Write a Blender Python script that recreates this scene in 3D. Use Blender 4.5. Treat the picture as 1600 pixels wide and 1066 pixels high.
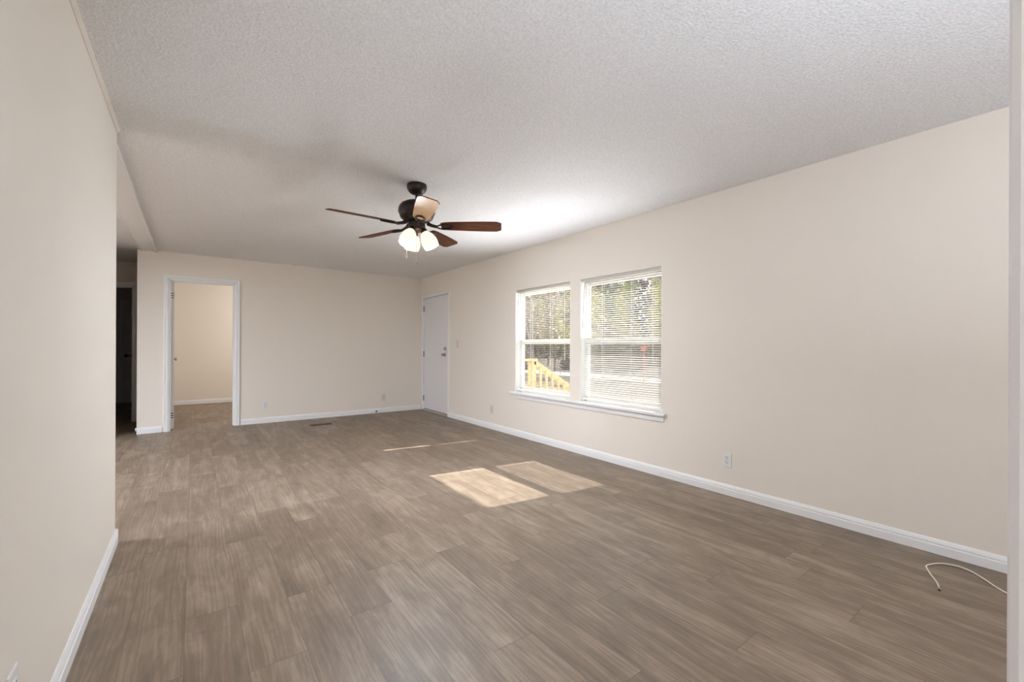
import bpy, bmesh, math, random
from mathutils import Vector, Matrix

# ------------------------------------------------------------------ scene clearing
for o in list(bpy.data.objects):
    bpy.data.objects.remove(o)
sc = bpy.context.scene
COL = sc.collection
R = math.radians
PI = math.pi

# ------------------------------------------------------------------ camera
F_PX, CY, YAW, ROLL, CAM_H = 668.10, 542.43, 0.640449, 0.0045357, 1.1697
cd = bpy.data.cameras.new('camera')
cd.sensor_fit = 'HORIZONTAL'
cd.sensor_width = 36.0
cd.lens = 36.0 * F_PX / 1600.0
cd.shift_y = (CY - 533.0) / 1600.0
cd.clip_start = 0.02
cd.clip_end = 300
cam = bpy.data.objects.new('camera', cd)
COL.objects.link(cam)
cam.matrix_world = (Matrix.Translation((0, 0, CAM_H)) @ Matrix.Rotation(-YAW, 4, 'Z')
                    @ Matrix.Rotation(PI / 2, 4, 'X') @ Matrix.Rotation(ROLL, 4, 'Z'))
sc.camera = cam

# ------------------------------------------------------------------ light and exposure
sc.view_settings.view_transform = 'Standard'
sc.view_settings.look = 'None'
sc.view_settings.gamma = 1.0
sc.view_settings.exposure = 1.47
sc.view_settings.use_curve_mapping = False
sc.cycles.use_denoising = True
sc.cycles.sample_clamp_indirect = 80.0
sc.cycles.max_bounces = 10
sc.cycles.diffuse_bounces = 6
sc.cycles.transparent_max_bounces = 24
sc.cycles.caustics_reflective = False
sc.cycles.caustics_refractive = False

SUN_STRENGTH = 7.8
SKY_STRENGTH = 0.9
BULB_W = 16.0
SHADE_GLOW = 0.34
BED_W = 29.0  # added bedroom fill
FOYER_W = 8.0  # added ceiling fill behind the camera
UPLIGHT_W = 30.0  # added uplight behind the camera
KITCHEN_W = 108.0  # added strip fill past the left wall
WINDOW_FILL_W = 3.7      # added fill at the windows, in place of bounced sun

world = bpy.data.worlds.new('sky')
sc.world = world
world.use_nodes = True
wn = world.node_tree.nodes
wn['Background'].inputs['Color'].default_value = (0.86, 0.93, 1.0, 1)
wn['Background'].inputs['Strength'].default_value = SKY_STRENGTH

sun = bpy.data.lights.new('sun', 'SUN')
sun.energy = SUN_STRENGTH
sun.angle = R(0.7)
sun.color = (1.0, 0.96, 0.915)
sun_ob = bpy.data.objects.new('sun', sun)
COL.objects.link(sun_ob)
sun_ob.rotation_mode = 'QUATERNION'
sun_ob.rotation_quaternion = Vector((-0.99, 0.135, -1.0)).to_track_quat('-Z', 'Y')
sun_ob.location = (12, 0, 12)


def lamp(name, loc, watt, color, radius=0.04, parent=None):
    l = bpy.data.lights.new(name, 'POINT')
    l.energy = watt
    l.color = color
    l.shadow_soft_size = radius
    o = bpy.data.objects.new(name, l)
    o.location = loc
    if parent:
        o.parent = parent
    COL.objects.link(o)
    return o


# added fill strip inside the windows, imitating sun bounced off sill and slats
l_ = bpy.data.lights.new('window_fill', 'AREA')
l_.shape = 'RECTANGLE'
l_.size, l_.size_y = 2.18, 0.12
l_.spread = R(90)
l_.energy = WINDOW_FILL_W
l_.color = (0.95, 0.99, 1.06)
o_ = bpy.data.objects.new('window_fill', l_)
COL.objects.link(o_)
o_.location = (3.34, 3.41, 1.15)
nz_ = -Vector((-0.575, -0.06, 0.816)).normalized()
nx_ = Vector((0, 1, 0))
nx_ = (nx_ - nz_ * nx_.dot(nz_)).normalized()
ny_ = nz_.cross(nx_)
o_.rotation_mode = 'QUATERNION'
o_.rotation_quaternion = Matrix((nx_, ny_, nz_)).transposed().to_quaternion()

# ------------------------------------------------------------------ materials
def nodes_of(name):
    m = bpy.data.materials.new(name)
    m.use_nodes = True
    nt = m.node_tree
    return m, nt, nt.nodes['Principled BSDF'], nt.nodes['Material Output']


def mat(name, col, rough=0.5, metal=0.0, bump=None, spec=0.5, var=0.0, var_scale=20.0, emit=0.0, coat=0.0):
    """plain procedural surface; bump = (scale, strength, distance)"""
    m, nt, b, out = nodes_of(name)
    b.inputs['Base Color'].default_value = (*col, 1)
    b.inputs['Roughness'].default_value = rough
    b.inputs['Metallic'].default_value = metal
    b.inputs['Specular IOR Level'].default_value = spec
    b.inputs['Coat Weight'].default_value = coat
    b.inputs['Coat Roughness'].default_value = 0.25
    if emit:
        b.inputs['Emission Color'].default_value = (*col, 1)
        b.inputs['Emission Strength'].default_value = emit
    tc = nt.nodes.new('ShaderNodeTexCoord')
    if bump:
        n = nt.nodes.new('ShaderNodeTexNoise')
        n.inputs['Scale'].default_value = bump[0]
        n.inputs['Detail'].default_value = 3.0
        nt.links.new(tc.outputs['Object'], n.inputs['Vector'])
        bp = nt.nodes.new('ShaderNodeBump')
        bp.inputs['Strength'].default_value = bump[1]
        bp.inputs['Distance'].default_value = bump[2]
        nt.links.new(n.outputs['Fac'], bp.inputs['Height'])
        nt.links.new(bp.outputs['Normal'], b.inputs['Normal'])
    if var:
        n = nt.nodes.new('ShaderNodeTexNoise')
        n.inputs['Scale'].default_value = var_scale
        n.inputs['Detail'].default_value = 4.0
        nt.links.new(tc.outputs['Object'], n.inputs['Vector'])
        rp = nt.nodes.new('ShaderNodeValToRGB')
        rp.color_ramp.elements[0].position = 0.3
        rp.color_ramp.elements[1].position = 0.7
        rp.color_ramp.elements[0].color = tuple(c * (1 - var) for c in col) + (1,)
        rp.color_ramp.elements[1].color = tuple(min(1, c * (1 + var)) for c in col) + (1,)
        nt.links.new(n.outputs['Fac'], rp.inputs['Fac'])
        nt.links.new(rp.outputs['Color'], b.inputs['Base Color'])
    return m


def wood_floor_material():
    m, nt, b, out = nodes_of('vinyl_plank')
    N, L = nt.nodes, nt.links

    def math_(op, a, c=None):
        n = N.new('ShaderNodeMath')
        n.operation = op
        for i, v in enumerate((a, c)):
            if v is None:
                continue
            if isinstance(v, (int, float)):
                n.inputs[i].default_value = v
            else:
                L.new(v, n.inputs[i])
        return n.outputs[0]

    tc = N.new('ShaderNodeTexCoord')
    sp = N.new('ShaderNodeSeparateXYZ')
    L.new(tc.outputs['Object'], sp.inputs[0])
    W_, LEN = 0.19, 1.24
    u = math_('DIVIDE', math_('ADD', sp.outputs['X'], -0.546 + 19.0), W_)
    row = math_('FLOOR', u)
    fu = math_('FRACT', u)
    wn1 = N.new('ShaderNodeTexWhiteNoise')
    wn1.noise_dimensions = '1D'
    L.new(row, wn1.inputs['W'])
    v = math_('ADD', math_('DIVIDE', math_('ADD', sp.outputs['Y'], 20.0), LEN), wn1.outputs['Value'])
    colu = math_('FLOOR', v)
    fv = math_('FRACT', v)
    cid = N.new('ShaderNodeCombineXYZ')
    L.new(row, cid.inputs[0])
    L.new(colu, cid.inputs[1])
    wn2 = N.new('ShaderNodeTexWhiteNoise')
    wn2.noise_dimensions = '2D'
    L.new(cid.outputs[0], wn2.inputs['Vector'])
    # grain coordinates: stretched along the plank, shifted per plank
    shift = N.new('ShaderNodeVectorMath')
    shift.operation = 'SCALE'
    L.new(wn2.outputs['Color'], shift.inputs[0])
    shift.inputs['Scale'].default_value = 37.0
    add = N.new('ShaderNodeVectorMath')
    add.operation = 'ADD'
    L.new(tc.outputs['Object'], add.inputs[0])
    L.new(shift.outputs[0], add.inputs[1])

    def grain(sx, sy, detail, rough=0.6, dist=0.0):
        mp = N.new('ShaderNodeMapping')
        mp.inputs['Scale'].default_value = (sx, sy, 1)
        L.new(add.outputs[0], mp.inputs['Vector'])
        n = N.new('ShaderNodeTexNoise')
        n.inputs['Scale'].default_value = 1.0
        n.inputs['Detail'].default_value = detail
        n.inputs['Roughness'].default_value = rough
        n.inputs['Distortion'].default_value = dist
        L.new(mp.outputs[0], n.inputs['Vector'])
        return n.outputs['Fac']

    broad = grain(8.0, 1.3, 5, 0.6, 1.2)
    streak = grain(34.0, 2.6, 7, 0.72, 1.0)
    fine = grain(150.0, 7.0, 5, 0.7, 0.5)
    blot = grain(7.0, 5.0, 4, 0.6, 0.8)
    # cathedral figure: bands across a stretched, wavering coordinate
    mpw = N.new('ShaderNodeMapping')
    mpw.inputs['Scale'].default_value = (1.0, 0.085, 1)
    L.new(add.outputs[0], mpw.inputs['Vector'])
    wv = N.new('ShaderNodeTexWave')
    wv.wave_type = 'BANDS'
    wv.bands_direction = 'X'
    wv.inputs['Scale'].default_value = 13.0
    wv.inputs['Distortion'].default_value = 16.0
    wv.inputs['Detail'].default_value = 3.0
    wv.inputs['Detail Scale'].default_value = 1.0
    wv.inputs['Detail Roughness'].default_value = 0.55
    L.new(mpw.outputs[0], wv.inputs['Vector'])

    g = math_('ADD', math_('MULTIPLY', broad, 0.62), math_('MULTIPLY', streak, 0.27))
    g = math_('ADD', g, math_('MULTIPLY', fine, 0.13))
    g = math_('ADD', g, math_('MULTIPLY', wv.outputs['Fac'], 0.075))
    g = math_('ADD', g, math_('MULTIPLY', blot, 0.33))
    g = math_('ADD', g, math_('MULTIPLY', wn2.outputs['Value'], 0.09))
    rp = N.new('ShaderNodeValToRGB')
    e = rp.color_ramp.elements
    e[0].position, e[0].color = 0.50, (0.122, 0.086, 0.061, 1)
    e[1].position, e[1].color = 0.97, (0.345, 0.268, 0.202, 1)
    mid = e.new(0.745)
    mid.color = (0.206, 0.153, 0.110, 1)
    L.new(g, rp.inputs['Fac'])
    # bevel seams
    s1 = math_('LESS_THAN', math_('MINIMUM', fu, math_('SUBTRACT', 1.0, fu)), 0.0065)
    s2 = math_('LESS_THAN', math_('MINIMUM', fv, math_('SUBTRACT', 1.0, fv)), 0.0012)
    seam = math_('MAXIMUM', math_('MULTIPLY', s1, 0.9), s2)
    mx = N.new('ShaderNodeMix')
    mx.data_type = 'RGBA'
    L.new(math_('MULTIPLY', seam, 0.55), mx.inputs['Factor'])
    L.new(rp.outputs['Color'], mx.inputs[6])
    mx.inputs[7].default_value = (0.07, 0.05, 0.037, 1)
    L.new(mx.outputs[2], b.inputs['Base Color'])
    b.inputs['Roughness'].default_value = 0.46
    b.inputs['Specular IOR Level'].default_value = 0.42
    bp = N.new('ShaderNodeBump')
    bp.inputs['Strength'].default_value = 0.25
    bp.inputs['Distance'].default_value = 0.002
    hh = math_('SUBTRACT', math_('MULTIPLY', streak, 0.3), seam)
    L.new(hh, bp.inputs['Height'])
    L.new(bp.outputs['Normal'], b.inputs['Normal'])
    return m


def popcorn_material():
    m, nt, b, out = nodes_of('popcorn_ceiling')
    N, L = nt.nodes, nt.links
    tc = N.new('ShaderNodeTexCoord')
    n = N.new('ShaderNodeTexNoise')
    n.inputs['Scale'].default_value = 95.0
    n.inputs['Detail'].default_value = 4.0
    n.inputs['Roughness'].default_value = 0.65
    L.new(tc.outputs['Object'], n.inputs['Vector'])
    rp = N.new('ShaderNodeValToRGB')
    rp.color_ramp.elements[0].position = 0.36
    rp.color_ramp.elements[1].position = 0.62
    rp.color_ramp.elements[0].color = (0.755, 0.75, 0.745, 1)
    rp.color_ramp.elements[1].color = (0.89, 0.885, 0.88, 1)
    L.new(n.outputs['Fac'], rp.inputs['Fac'])
    L.new(rp.outputs['Color'], b.inputs['Base Color'])
    bp = N.new('ShaderNodeBump')
    bp.inputs['Strength'].default_value = 0.8
    bp.inputs['Distance'].default_value = 0.010
    L.new(n.outputs['Fac'], bp.inputs['Height'])
    L.new(bp.outputs['Normal'], b.inputs['Normal'])
    b.inputs['Roughness'].default_value = 0.95
    b.inputs['Specular IOR Level'].default_value = 0.1
    return m


def blade_wood_material():
    m, nt, b, out = nodes_of('blade_wood')
    N, L = nt.nodes, nt.links
    tc = N.new('ShaderNodeTexCoord')
    mp = N.new('ShaderNodeMapping')
    mp.inputs['Scale'].default_value = (5, 70, 5)
    L.new(tc.outputs['Object'], mp.inputs['Vector'])
    n = N.new('ShaderNodeTexNoise')
    n.inputs['Scale'].default_value = 1.0
    n.inputs['Detail'].default_value = 5
    L.new(mp.outputs[0], n.inputs['Vector'])
    rp = N.new('ShaderNodeValToRGB')
    rp.color_ramp.elements[0].position = 0.3
    rp.color_ramp.elements[1].position = 0.75
    rp.color_ramp.elements[0].color = (0.060, 0.020, 0.010, 1)
    rp.color_ramp.elements[1].color = (0.155, 0.060, 0.030, 1)
    L.new(n.outputs['Fac'], rp.inputs['Fac'])
    L.new(rp.outputs['Color'], b.inputs['Base Color'])
    b.inputs['Roughness'].default_value = 0.5
    b.inputs['Specular IOR Level'].default_value = 0.06
    b.inputs['Coat Weight'].default_value = 0.0
    b.inputs['Coat Roughness'].default_value = 0.2
    return m


def glass_material():
    m, nt, b, out = nodes_of('window_glass')
    N, L = nt.nodes, nt.links
    N.remove(b)
    t = N.new('ShaderNodeBsdfTransparent')
    t.inputs['Color'].default_value = (0.95, 0.97, 0.96, 1)
    g = N.new('ShaderNodeBsdfGlossy')
    g.inputs['Roughness'].default_value = 0.02
    fr = N.new('ShaderNodeFresnel')
    fr.inputs['IOR'].default_value = 1.45
    mul = N.new('ShaderNodeMath')
    mul.operation = 'MULTIPLY'
    geo = N.new('ShaderNodeNewGeometry')          # reflect on the side facing out of the pane only
    inv = N.new('ShaderNodeMath')
    inv.operation = 'SUBTRACT'
    inv.inputs[0].default_value = 0.8
    L.new(geo.outputs['Backfacing'], inv.inputs[1])
    inv.use_clamp = True
    L.new(inv.outputs[0], mul.inputs[1])
    L.new(fr.outputs[0], mul.inputs[0])
    mx = N.new('ShaderNodeMixShader')
    L.new(mul.outputs[0], mx.inputs[0])
    L.new(t.outputs[0], mx.inputs[1])
    L.new(g.outputs[0], mx.inputs[2])
    L.new(mx.outputs[0], out.inputs['Surface'])
    return m


def screen_material():
    m, nt, b, out = nodes_of('insect_screen')
    N, L = nt.nodes, nt.links
    b.inputs['Base Color'].default_value = (0.05, 0.05, 0.05, 1)
    b.inputs['Roughness'].default_value = 0.7
    b.inputs['Alpha'].default_value = 0.25
    return m


def frosted_material():
    m, nt, b, out = nodes_of('frosted_shade')
    N, L = nt.nodes, nt.links
    N.remove(b)
    tr = N.new('ShaderNodeBsdfTranslucent')
    tr.inputs['Color'].default_value = (0.034, 0.029, 0.023, 1)
    df = N.new('ShaderNodeBsdfDiffuse')
    df.inputs['Color'].default_value = (0.9, 0.88, 0.84, 1)
    mx = N.new('ShaderNodeMixShader')
    mx.inputs[0].default_value = 0.45
    L.new(tr.outputs[0], mx.inputs[1])
    L.new(df.outputs[0], mx.inputs[2])
    em = N.new('ShaderNodeEmission')
    em.inputs['Color'].default_value = (1.0, 0.86, 0.70, 1)
    em.inputs['Strength'].default_value = SHADE_GLOW
    ad = N.new('ShaderNodeAddShader')
    L.new(mx.outputs[0], ad.inputs[0])
    L.new(em.outputs[0], ad.inputs[1])
    L.new(ad.outputs[0], out.inputs['Surface'])
    return m


def ground_material():
    m, nt, b, out = nodes_of('yard_ground')
    N, L = nt.nodes, nt.links
    tc = N.new('ShaderNodeTexCoord')
    sp = N.new('ShaderNodeSeparateXYZ')
    L.new(tc.outputs['Object'], sp.inputs[0])
    nz = N.new('ShaderNodeTexNoise')
    nz.inputs['Scale'].default_value = 0.35
    nz.inputs['Detail'].default_value = 5
    L.new(tc.outputs['Object'], nz.inputs['Vector'])
    ma = N.new('ShaderNodeMath')
    ma.operation = 'MULTIPLY_ADD'
    ma.inputs[1].default_value = 3.5
    L.new(nz.outputs['Fac'], ma.inputs[0])
    L.new(sp.outputs['X'], ma.inputs[2])
    mr = N.new('ShaderNodeMapRange')
    mr.inputs['From Min'].default_value = 0
    mr.inputs['From Max'].default_value = 60
    L.new(ma.outputs[0], mr.inputs['Value'])
    rp = N.new('ShaderNodeValToRGB')
    rp.color_ramp.interpolation = 'LINEAR'
    e = rp.color_ramp.elements
    sand = (0.42, 0.31, 0.22, 1)
    litter = (0.19, 0.146, 0.117, 1)
    road = (0.72, 0.65, 0.57, 1)
    e[0].position, e[0].color = 0.0, sand
    e[1].position, e[1].color = 1.0, litter
    for p_, c_ in ((0.262, sand), (0.285, litter), (0.385, litter), (0.395, road), (0.435, road), (0.445, litter)):
        x = e.new(p_)
        x.color = c_
    L.new(mr.outputs[0], rp.inputs['Fac'])
    n2 = N.new('ShaderNodeTexNoise')
    n2.inputs['Scale'].default_value = 5.0
    n2.inputs['Detail'].default_value = 6
    L.new(tc.outputs['Object'], n2.inputs['Vector'])
    mm = N.new('ShaderNodeMix')
    mm.data_type = 'RGBA'
    mm.blend_type = 'MULTIPLY'
    mm.inputs['Factor'].default_value = 0.6
    L.new(rp.outputs['Color'], mm.inputs[6])
    L.new(n2.outputs['Fac'], mm.inputs[7])
    L.new(mm.outputs[2], b.inputs['Base Color'])
    b.inputs['Roughness'].default_value = 0.95
    return m


M = {}
M['wall'] = mat('wall_paint', (0.780, 0.722, 0.646), 0.75, bump=(140, 0.10, 0.002), spec=0.25)
M['trim'] = mat('white_trim_paint', (0.80, 0.795, 0.79), 0.40)
M['door'] = mat('white_door_paint', (0.74, 0.735, 0.735), 0.45, bump=(60, 0.05, 0.002))
M['ceil'] = popcorn_material()
M['smooth'] = mat('smooth_ceiling_board', (0.80, 0.785, 0.765), 0.8, bump=(90, 0.08, 0.002), spec=0.2)
M['floor'] = wood_floor_material()
M['vinyl'] = mat('white_vinyl', (0.82, 0.81, 0.79), 0.35)
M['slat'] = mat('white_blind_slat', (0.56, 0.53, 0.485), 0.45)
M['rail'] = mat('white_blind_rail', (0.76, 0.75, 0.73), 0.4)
M['cord'] = mat('white_cord', (0.82, 0.81, 0.80), 0.6)
M['wand'] = mat('grey_acrylic_wand', (0.46, 0.46, 0.50), 0.2)
M['glass'] = glass_material()
M['screen'] = screen_material()
M['bronze'] = mat('dark_bronze', (0.032, 0.021, 0.018), 0.38, 0.55, bump=(50, 0.05, 0.001))
M['antique'] = mat('antique_bronze', (0.20, 0.125, 0.085), 0.35, 0.7)
M['blade'] = blade_wood_material()
M['tan_face'] = mat('light_tan_face', (0.80, 0.555, 0.32), 0.5, var=0.06, var_scale=9, spec=0.2)  # pale tan underside of one fan blade
M['frost'] = frosted_material()
M['bulb'] = mat('lit_bulb', (1.0, 0.90, 0.76), 0.5, emit=9.0)
M['plate'] = mat('white_plate_plastic', (0.76, 0.75, 0.735), 0.35)
M['ivory'] = mat('almond_plate_plastic', (0.66, 0.61, 0.55), 0.4)
M['slot'] = mat('dark_slot', (0.035, 0.030, 0.028), 0.6)
M['nickel'] = mat('satin_nickel', (0.42, 0.39, 0.36), 0.28, 0.9)
M['hinge'] = mat('hinge_metal', (0.30, 0.27, 0.24), 0.4, 0.7)
M['dark_hinge'] = mat('dark_hinge_metal', (0.10, 0.085, 0.075), 0.5, 0.4)  # dark stripes and pin of the hinges
M['brown'] = mat('brown_register', (0.085, 0.050, 0.032), 0.45, 0.3)
M['coax'] = mat('cream_cable_jacket', (0.74, 0.67, 0.57), 0.5)
M['black'] = mat('black_rubber', (0.02, 0.018, 0.017), 0.6)
M['sill_metal'] = mat('threshold_metal', (0.55, 0.53, 0.51), 0.35, 0.5)
M['ground'] = ground_material()
M['reflector'] = mat('pale_reflector', (0.72, 0.72, 0.71), 0.8, var=0.06, var_scale=3)  # bright surface of the added slab that bounces sun
M['bark'] = mat('tree_bark', (0.15, 0.120, 0.098), 0.9, var=0.4, var_scale=6)
M['leaf_dark'] = mat('dull_green_leaves', (0.13, 0.145, 0.06), 0.7, var=0.5, var_scale=1.5)
M['leaf_grey'] = mat('grey_brown_twigs', (0.21, 0.162, 0.135), 0.8, var=0.5, var_scale=1.5)
M['leaf_gold'] = mat('yellow_green_leaves', (0.34, 0.31, 0.10), 0.7, var=0.5, var_scale=1.5)
M['pine'] = mat('new_pine_lumber', (0.58, 0.41, 0.20), 0.7, var=0.2, var_scale=5)
M['orange'] = mat('orange_sign', (0.85, 0.16, 0.05), 0.5)


# ------------------------------------------------------------------ mesh helpers
class MB:
    def __init__(self):
        self.bm = bmesh.new()

    def box(self, a, b, bevel=0.0, rot=None, at=None):
        a, b = Vector(a), Vector(b)
        lo = Vector([min(a[i], b[i]) for i in range(3)])
        hi = Vector([max(a[i], b[i]) for i in range(3)])
        r = bmesh.ops.create_cube(self.bm, size=1.0)
        vs = r['verts']
        c, s = (lo + hi) / 2, hi - lo
        for v in vs:
            v.co = Vector((v.co.x * s.x, v.co.y * s.y, v.co.z * s.z)) + c
        if bevel > 0:
            es = list({e for v in vs for e in v.link_edges})
            rb = bmesh.ops.bevel(self.bm, geom=es, offset=bevel, segments=2, affect='EDGES', profile=0.6)
            vs = list({v for f in rb['faces'] for v in f.verts} | {v for v in vs if v.is_valid})
        if rot is not None:
            pv = Vector(at) if at is not None else c
            for v in vs:
                v.co = pv + rot @ (v.co - pv)
        return self

    def lathe(self, prof, seg=32, axis_from=(0, 0, 0), axis=(0, 0, 1)):
        """prof: [(radius, height)] along axis"""
        q = Vector((0, 0, 1)).rotation_difference(Vector(axis).normalized())
        o = Vector(axis_from)
        rings = []
        for r_, h in prof:
            if r_ < 1e-6:
                rings.append([self.bm.verts.new(o + q @ Vector((0, 0, h)))])
            else:
                rings.append([self.bm.verts.new(o + q @ Vector((r_ * math.cos(2 * PI * i / seg), r_ * math.sin(2 * PI * i / seg), h)))
                              for i in range(seg)])
        for A, B in zip(rings, rings[1:]):
            for i in range(seg):
                j = (i + 1) % seg
                if len(A) == 1 and len(B) == 1:
                    continue
                if len(A) == 1:
                    self.bm.faces.new((A[0], B[j], B[i]))
                elif len(B) == 1:
                    self.bm.faces.new((A[i], A[j], B[0]))
                else:
                    self.bm.faces.new((A[i], A[j], B[j], B[i]))
        return self

    def tube(self, pts, rad, seg=10, cap=True):
        pts = [Vector(p) for p in pts]
        rads = rad if isinstance(rad, (list, tuple)) else [rad] * len(pts)
        rings = []
        t0 = (pts[1] - pts[0]).normalized()
        up = Vector((0, 0, 1)) if abs(t0.z) < 0.9 else Vector((1, 0, 0))
        n = t0.cross(up).normalized()
        for i, p in enumerate(pts):
            t = (pts[min(i + 1, len(pts) - 1)] - pts[max(i - 1, 0)]).normalized()
            n = (n - t * n.dot(t)).normalized()
            bn = t.cross(n)
            rings.append([self.bm.verts.new(p + (n * math.cos(2 * PI * k / seg) + bn * math.sin(2 * PI * k / seg)) * rads[i])
                          for k in range(seg)])
        for A, B in zip(rings, rings[1:]):
            for k in range(seg):
                j = (k + 1) % seg
                self.bm.faces.new((A[k], A[j], B[j], B[k]))
        if cap:
            self.bm.faces.new(rings[0][::-1])
            self.bm.faces.new(rings[-1])
        return self

    def prism(self, outline, d0, d1):
        """outline: list of 3D points (planar), extruded from +d0 to +d1 (vectors)"""
        A = [self.bm.verts.new(Vector(p) + Vector(d0)) for p in outline]
        B = [self.bm.verts.new(Vector(p) + Vector(d1)) for p in outline]
        n = len(A)
        self.bm.faces.new(A)
        self.bm.faces.new(B[::-1])
        for i in range(n):
            j = (i + 1) % n
            self.bm.faces.new((A[i], B[i], B[j], A[j]))
        return self

    def build(self, name, material, parent=None, smooth=False, angle=35):
        bmesh.ops.recalc_face_normals(self.bm, faces=self.bm.faces)
        me = bpy.data.meshes.new(name)
        self.bm.to_mesh(me)
        self.bm.free()
        for mm in (material if isinstance(material, (list, tuple)) else [material]):
            me.materials.append(mm)
        o = bpy.data.objects.new(name, me)
        COL.objects.link(o)
        if parent is not None:
            o.parent = parent
        if smooth:
            for p_ in me.polygons:
                p_.use_smooth = True
            try:
                me.set_sharp_from_angle(angle=R(angle))
            except Exception:
                pass
        return o


def tag(o, label, cat, group=None, kind=None):
    o['label'] = label
    o['category'] = cat
    if group:
        o['group'] = group
    if kind:
        o['kind'] = kind
    return o


def empty(name, loc, rz=0.0):
    o = bpy.data.objects.new(name, None)
    o.empty_display_size = 0.1
    o.location = loc
    o.rotation_euler = (0, 0, rz)
    COL.objects.link(o)
    return o


def copy_tree(o, parent=None):
    c = o.copy()
    COL.objects.link(c)
    if parent is not None:
        c.parent = parent
    for ch in list(o.children):
        if ch.type == 'MESH' or ch.type == 'EMPTY':
            copy_tree(ch, c)
    return c


def struct(o, label, cat):
    return tag(o, label, cat, kind='structure')


# ------------------------------------------------------------------ main dimensions (metres)
H = 2.44
XR = 3.4156          # right wall, room face
YB = 7.447           # back wall, room face
XL = -0.3662         # near left wall, room face
YE = 3.415           # where the left wall ends
XBL = -0.594         # left end of the back wall
WT = 0.15            # outside wall thickness
WIN = [(3.480, 4.515), (2.303, 3.331)]     # far window, near window (Y)
WZ0, WZ1 = 0.575, 1.915
DY0, DY1, DZ1 = 6.345, 7.370, 2.085        # entry door hole in the right wall
BX0, BX1, BZ1 = -0.262, 0.488, 2.072       # bedroom doorway
HY = 8.72                                  # hall doorway plane
FAR = 11.75

# ------------------------------------------------------------------ shell
struct(MB().box((-4.6, -3.2, -0.12), (XR + WT, 12.4, 0.0)).build('floor', M['floor']),
       'brown-grey wood-look plank floor with long planks running to the back wall', 'floor')
struct(MB().box((-4.6, -3.2, H), (XR + WT, 12.4, H + 0.12)).build('ceiling', M['ceil']),
       'white ceiling with fine popcorn texture over the whole room', 'ceiling')

b = MB()
cuts = [-3.2, WIN[1][0], WIN[1][1], WIN[0][0], WIN[0][1], DY0, DY1, 12.4]
x0, x1 = XR, XR + WT
for i, (ya, yb) in enumerate(zip(cuts, cuts[1:])):
    if i in (1, 3):
        b.box((x0, ya, 0), (x1, yb, WZ0))
        b.box((x0, ya, WZ1), (x1, yb, H))
    elif i == 5:
        b.box((x0, ya, DZ1), (x1, yb, H))
    else:
        b.box((x0, ya, 0), (x1, yb, H))
struct(b.build('wall_right', M['wall']), 'long beige right wall holding the two windows and the entry door', 'wall')

b = MB()
b.box((XBL, YB, 0), (BX0, YB + 0.1, H))
b.box((BX0, YB, BZ1), (BX1, YB + 0.1, H))
b.box((BX1, YB, 0), (XR, YB + 0.1, H))
b.box((XBL, YB + 0.1, 0), (XBL + 0.1, FAR, H))         # between hall and bedroom
struct(b.build('wall_back', M['wall']), 'beige back wall with the open bedroom doorway at its left', 'wall')

struct(MB().box((XL - 0.16, -3.2, 0), (XL, YE, H)).build('wall_left', M['wall']),
       'near beige left wall that ends at the hall opening', 'wall')
struct(MB().box((0.437, -0.085, 0), (0.56, 0.012, H)).build('wall_front', M['wall']),
       'short beige wing wall beside the camera, behind the white casing at the right edge', 'wall')

b = MB()                                                # hall partition with its doorway
b.box((-4.6, HY, 0), (-1.50, HY + 0.1, H))
b.box((-1.50, HY, 2.075), (-0.735, HY + 0.1, H))
b.box((-0.735, HY, 0), (XBL, HY + 0.1, H))
struct(b.build('wall_hall', M['wall']), 'dark hall wall above the doorway beyond the left wall', 'wall')
struct(MB().box((-4.5, 6.90, 0), (-1.20, 7.00, H)).build('wall_light_block', M['wall']),  # added out of view, blocks the strip light from the hall
       'unseen wall added past the left wall to keep the strip light out of the hall', 'wall')
b = MB()
b.box((-4.6, FAR, 0), (XBL + 0.1, FAR + 0.1, H))
struct(b.build('wall_hall_end', M['wall']), 'dark end wall of the hall around the far white door', 'wall')
b = MB()
b.box((XBL + 0.1, 10.65, 0), (XR, 10.75, H))
struct(b.build('wall_bedroom', M['wall']), 'beige far wall seen through the bedroom doorway', 'wall')
b = MB()
b.box((-4.6, -3.2, 0), (-4.5, 12.4, H))
struct(b.build('wall_left_far', M['wall']), 'outer wall beyond the hall opening on the left', 'wall')
b = MB()
b.box((-4.5, -3.2, 0), (XR, -3.1, H))
struct(b.build('wall_rear', M['wall']), 'beige wall of the room behind the camera', 'wall')

# ceiling strip that covers the joint of the two house halves, and its bead
struct(MB().box((-0.560, YE, H - 0.022), (-0.412, YB, H)).build('trim_1', M['smooth']),
       'smooth flat strip along the ceiling past the end of the left wall', 'trim')
struct(MB().box((-0.412, YE, H - 0.032), (-0.388, YB, H), 0.004).build('trim_2', M['trim']),
       'thin white bead along the right edge of the smooth ceiling strip', 'trim')
# small cove along the top of the left wall
pr = [(XL, 0, H - 0.020), (XL + 0.004, 0, H - 0.020), (XL + 0.006, 0, H - 0.015), (XL + 0.013, 0, H - 0.005), (XL + 0.015, 0, H), (XL, 0, H)]
struct(MB().prism(pr, (0, -3.1, 0), (0, YE, 0)).build('trim_3', M['wall']),
       'narrow cove in the wall colour along the top of the left wall', 'trim')

BB = [(0, 0), (0.014, 0), (0.014, 0.048), (0.0105, 0.052), (0.0105, 0.056), (0.0125, 0.059), (0.0100, 0.068), (0.0060, 0.078), (0.0035, 0.083), (0, 0.083)]


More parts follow.
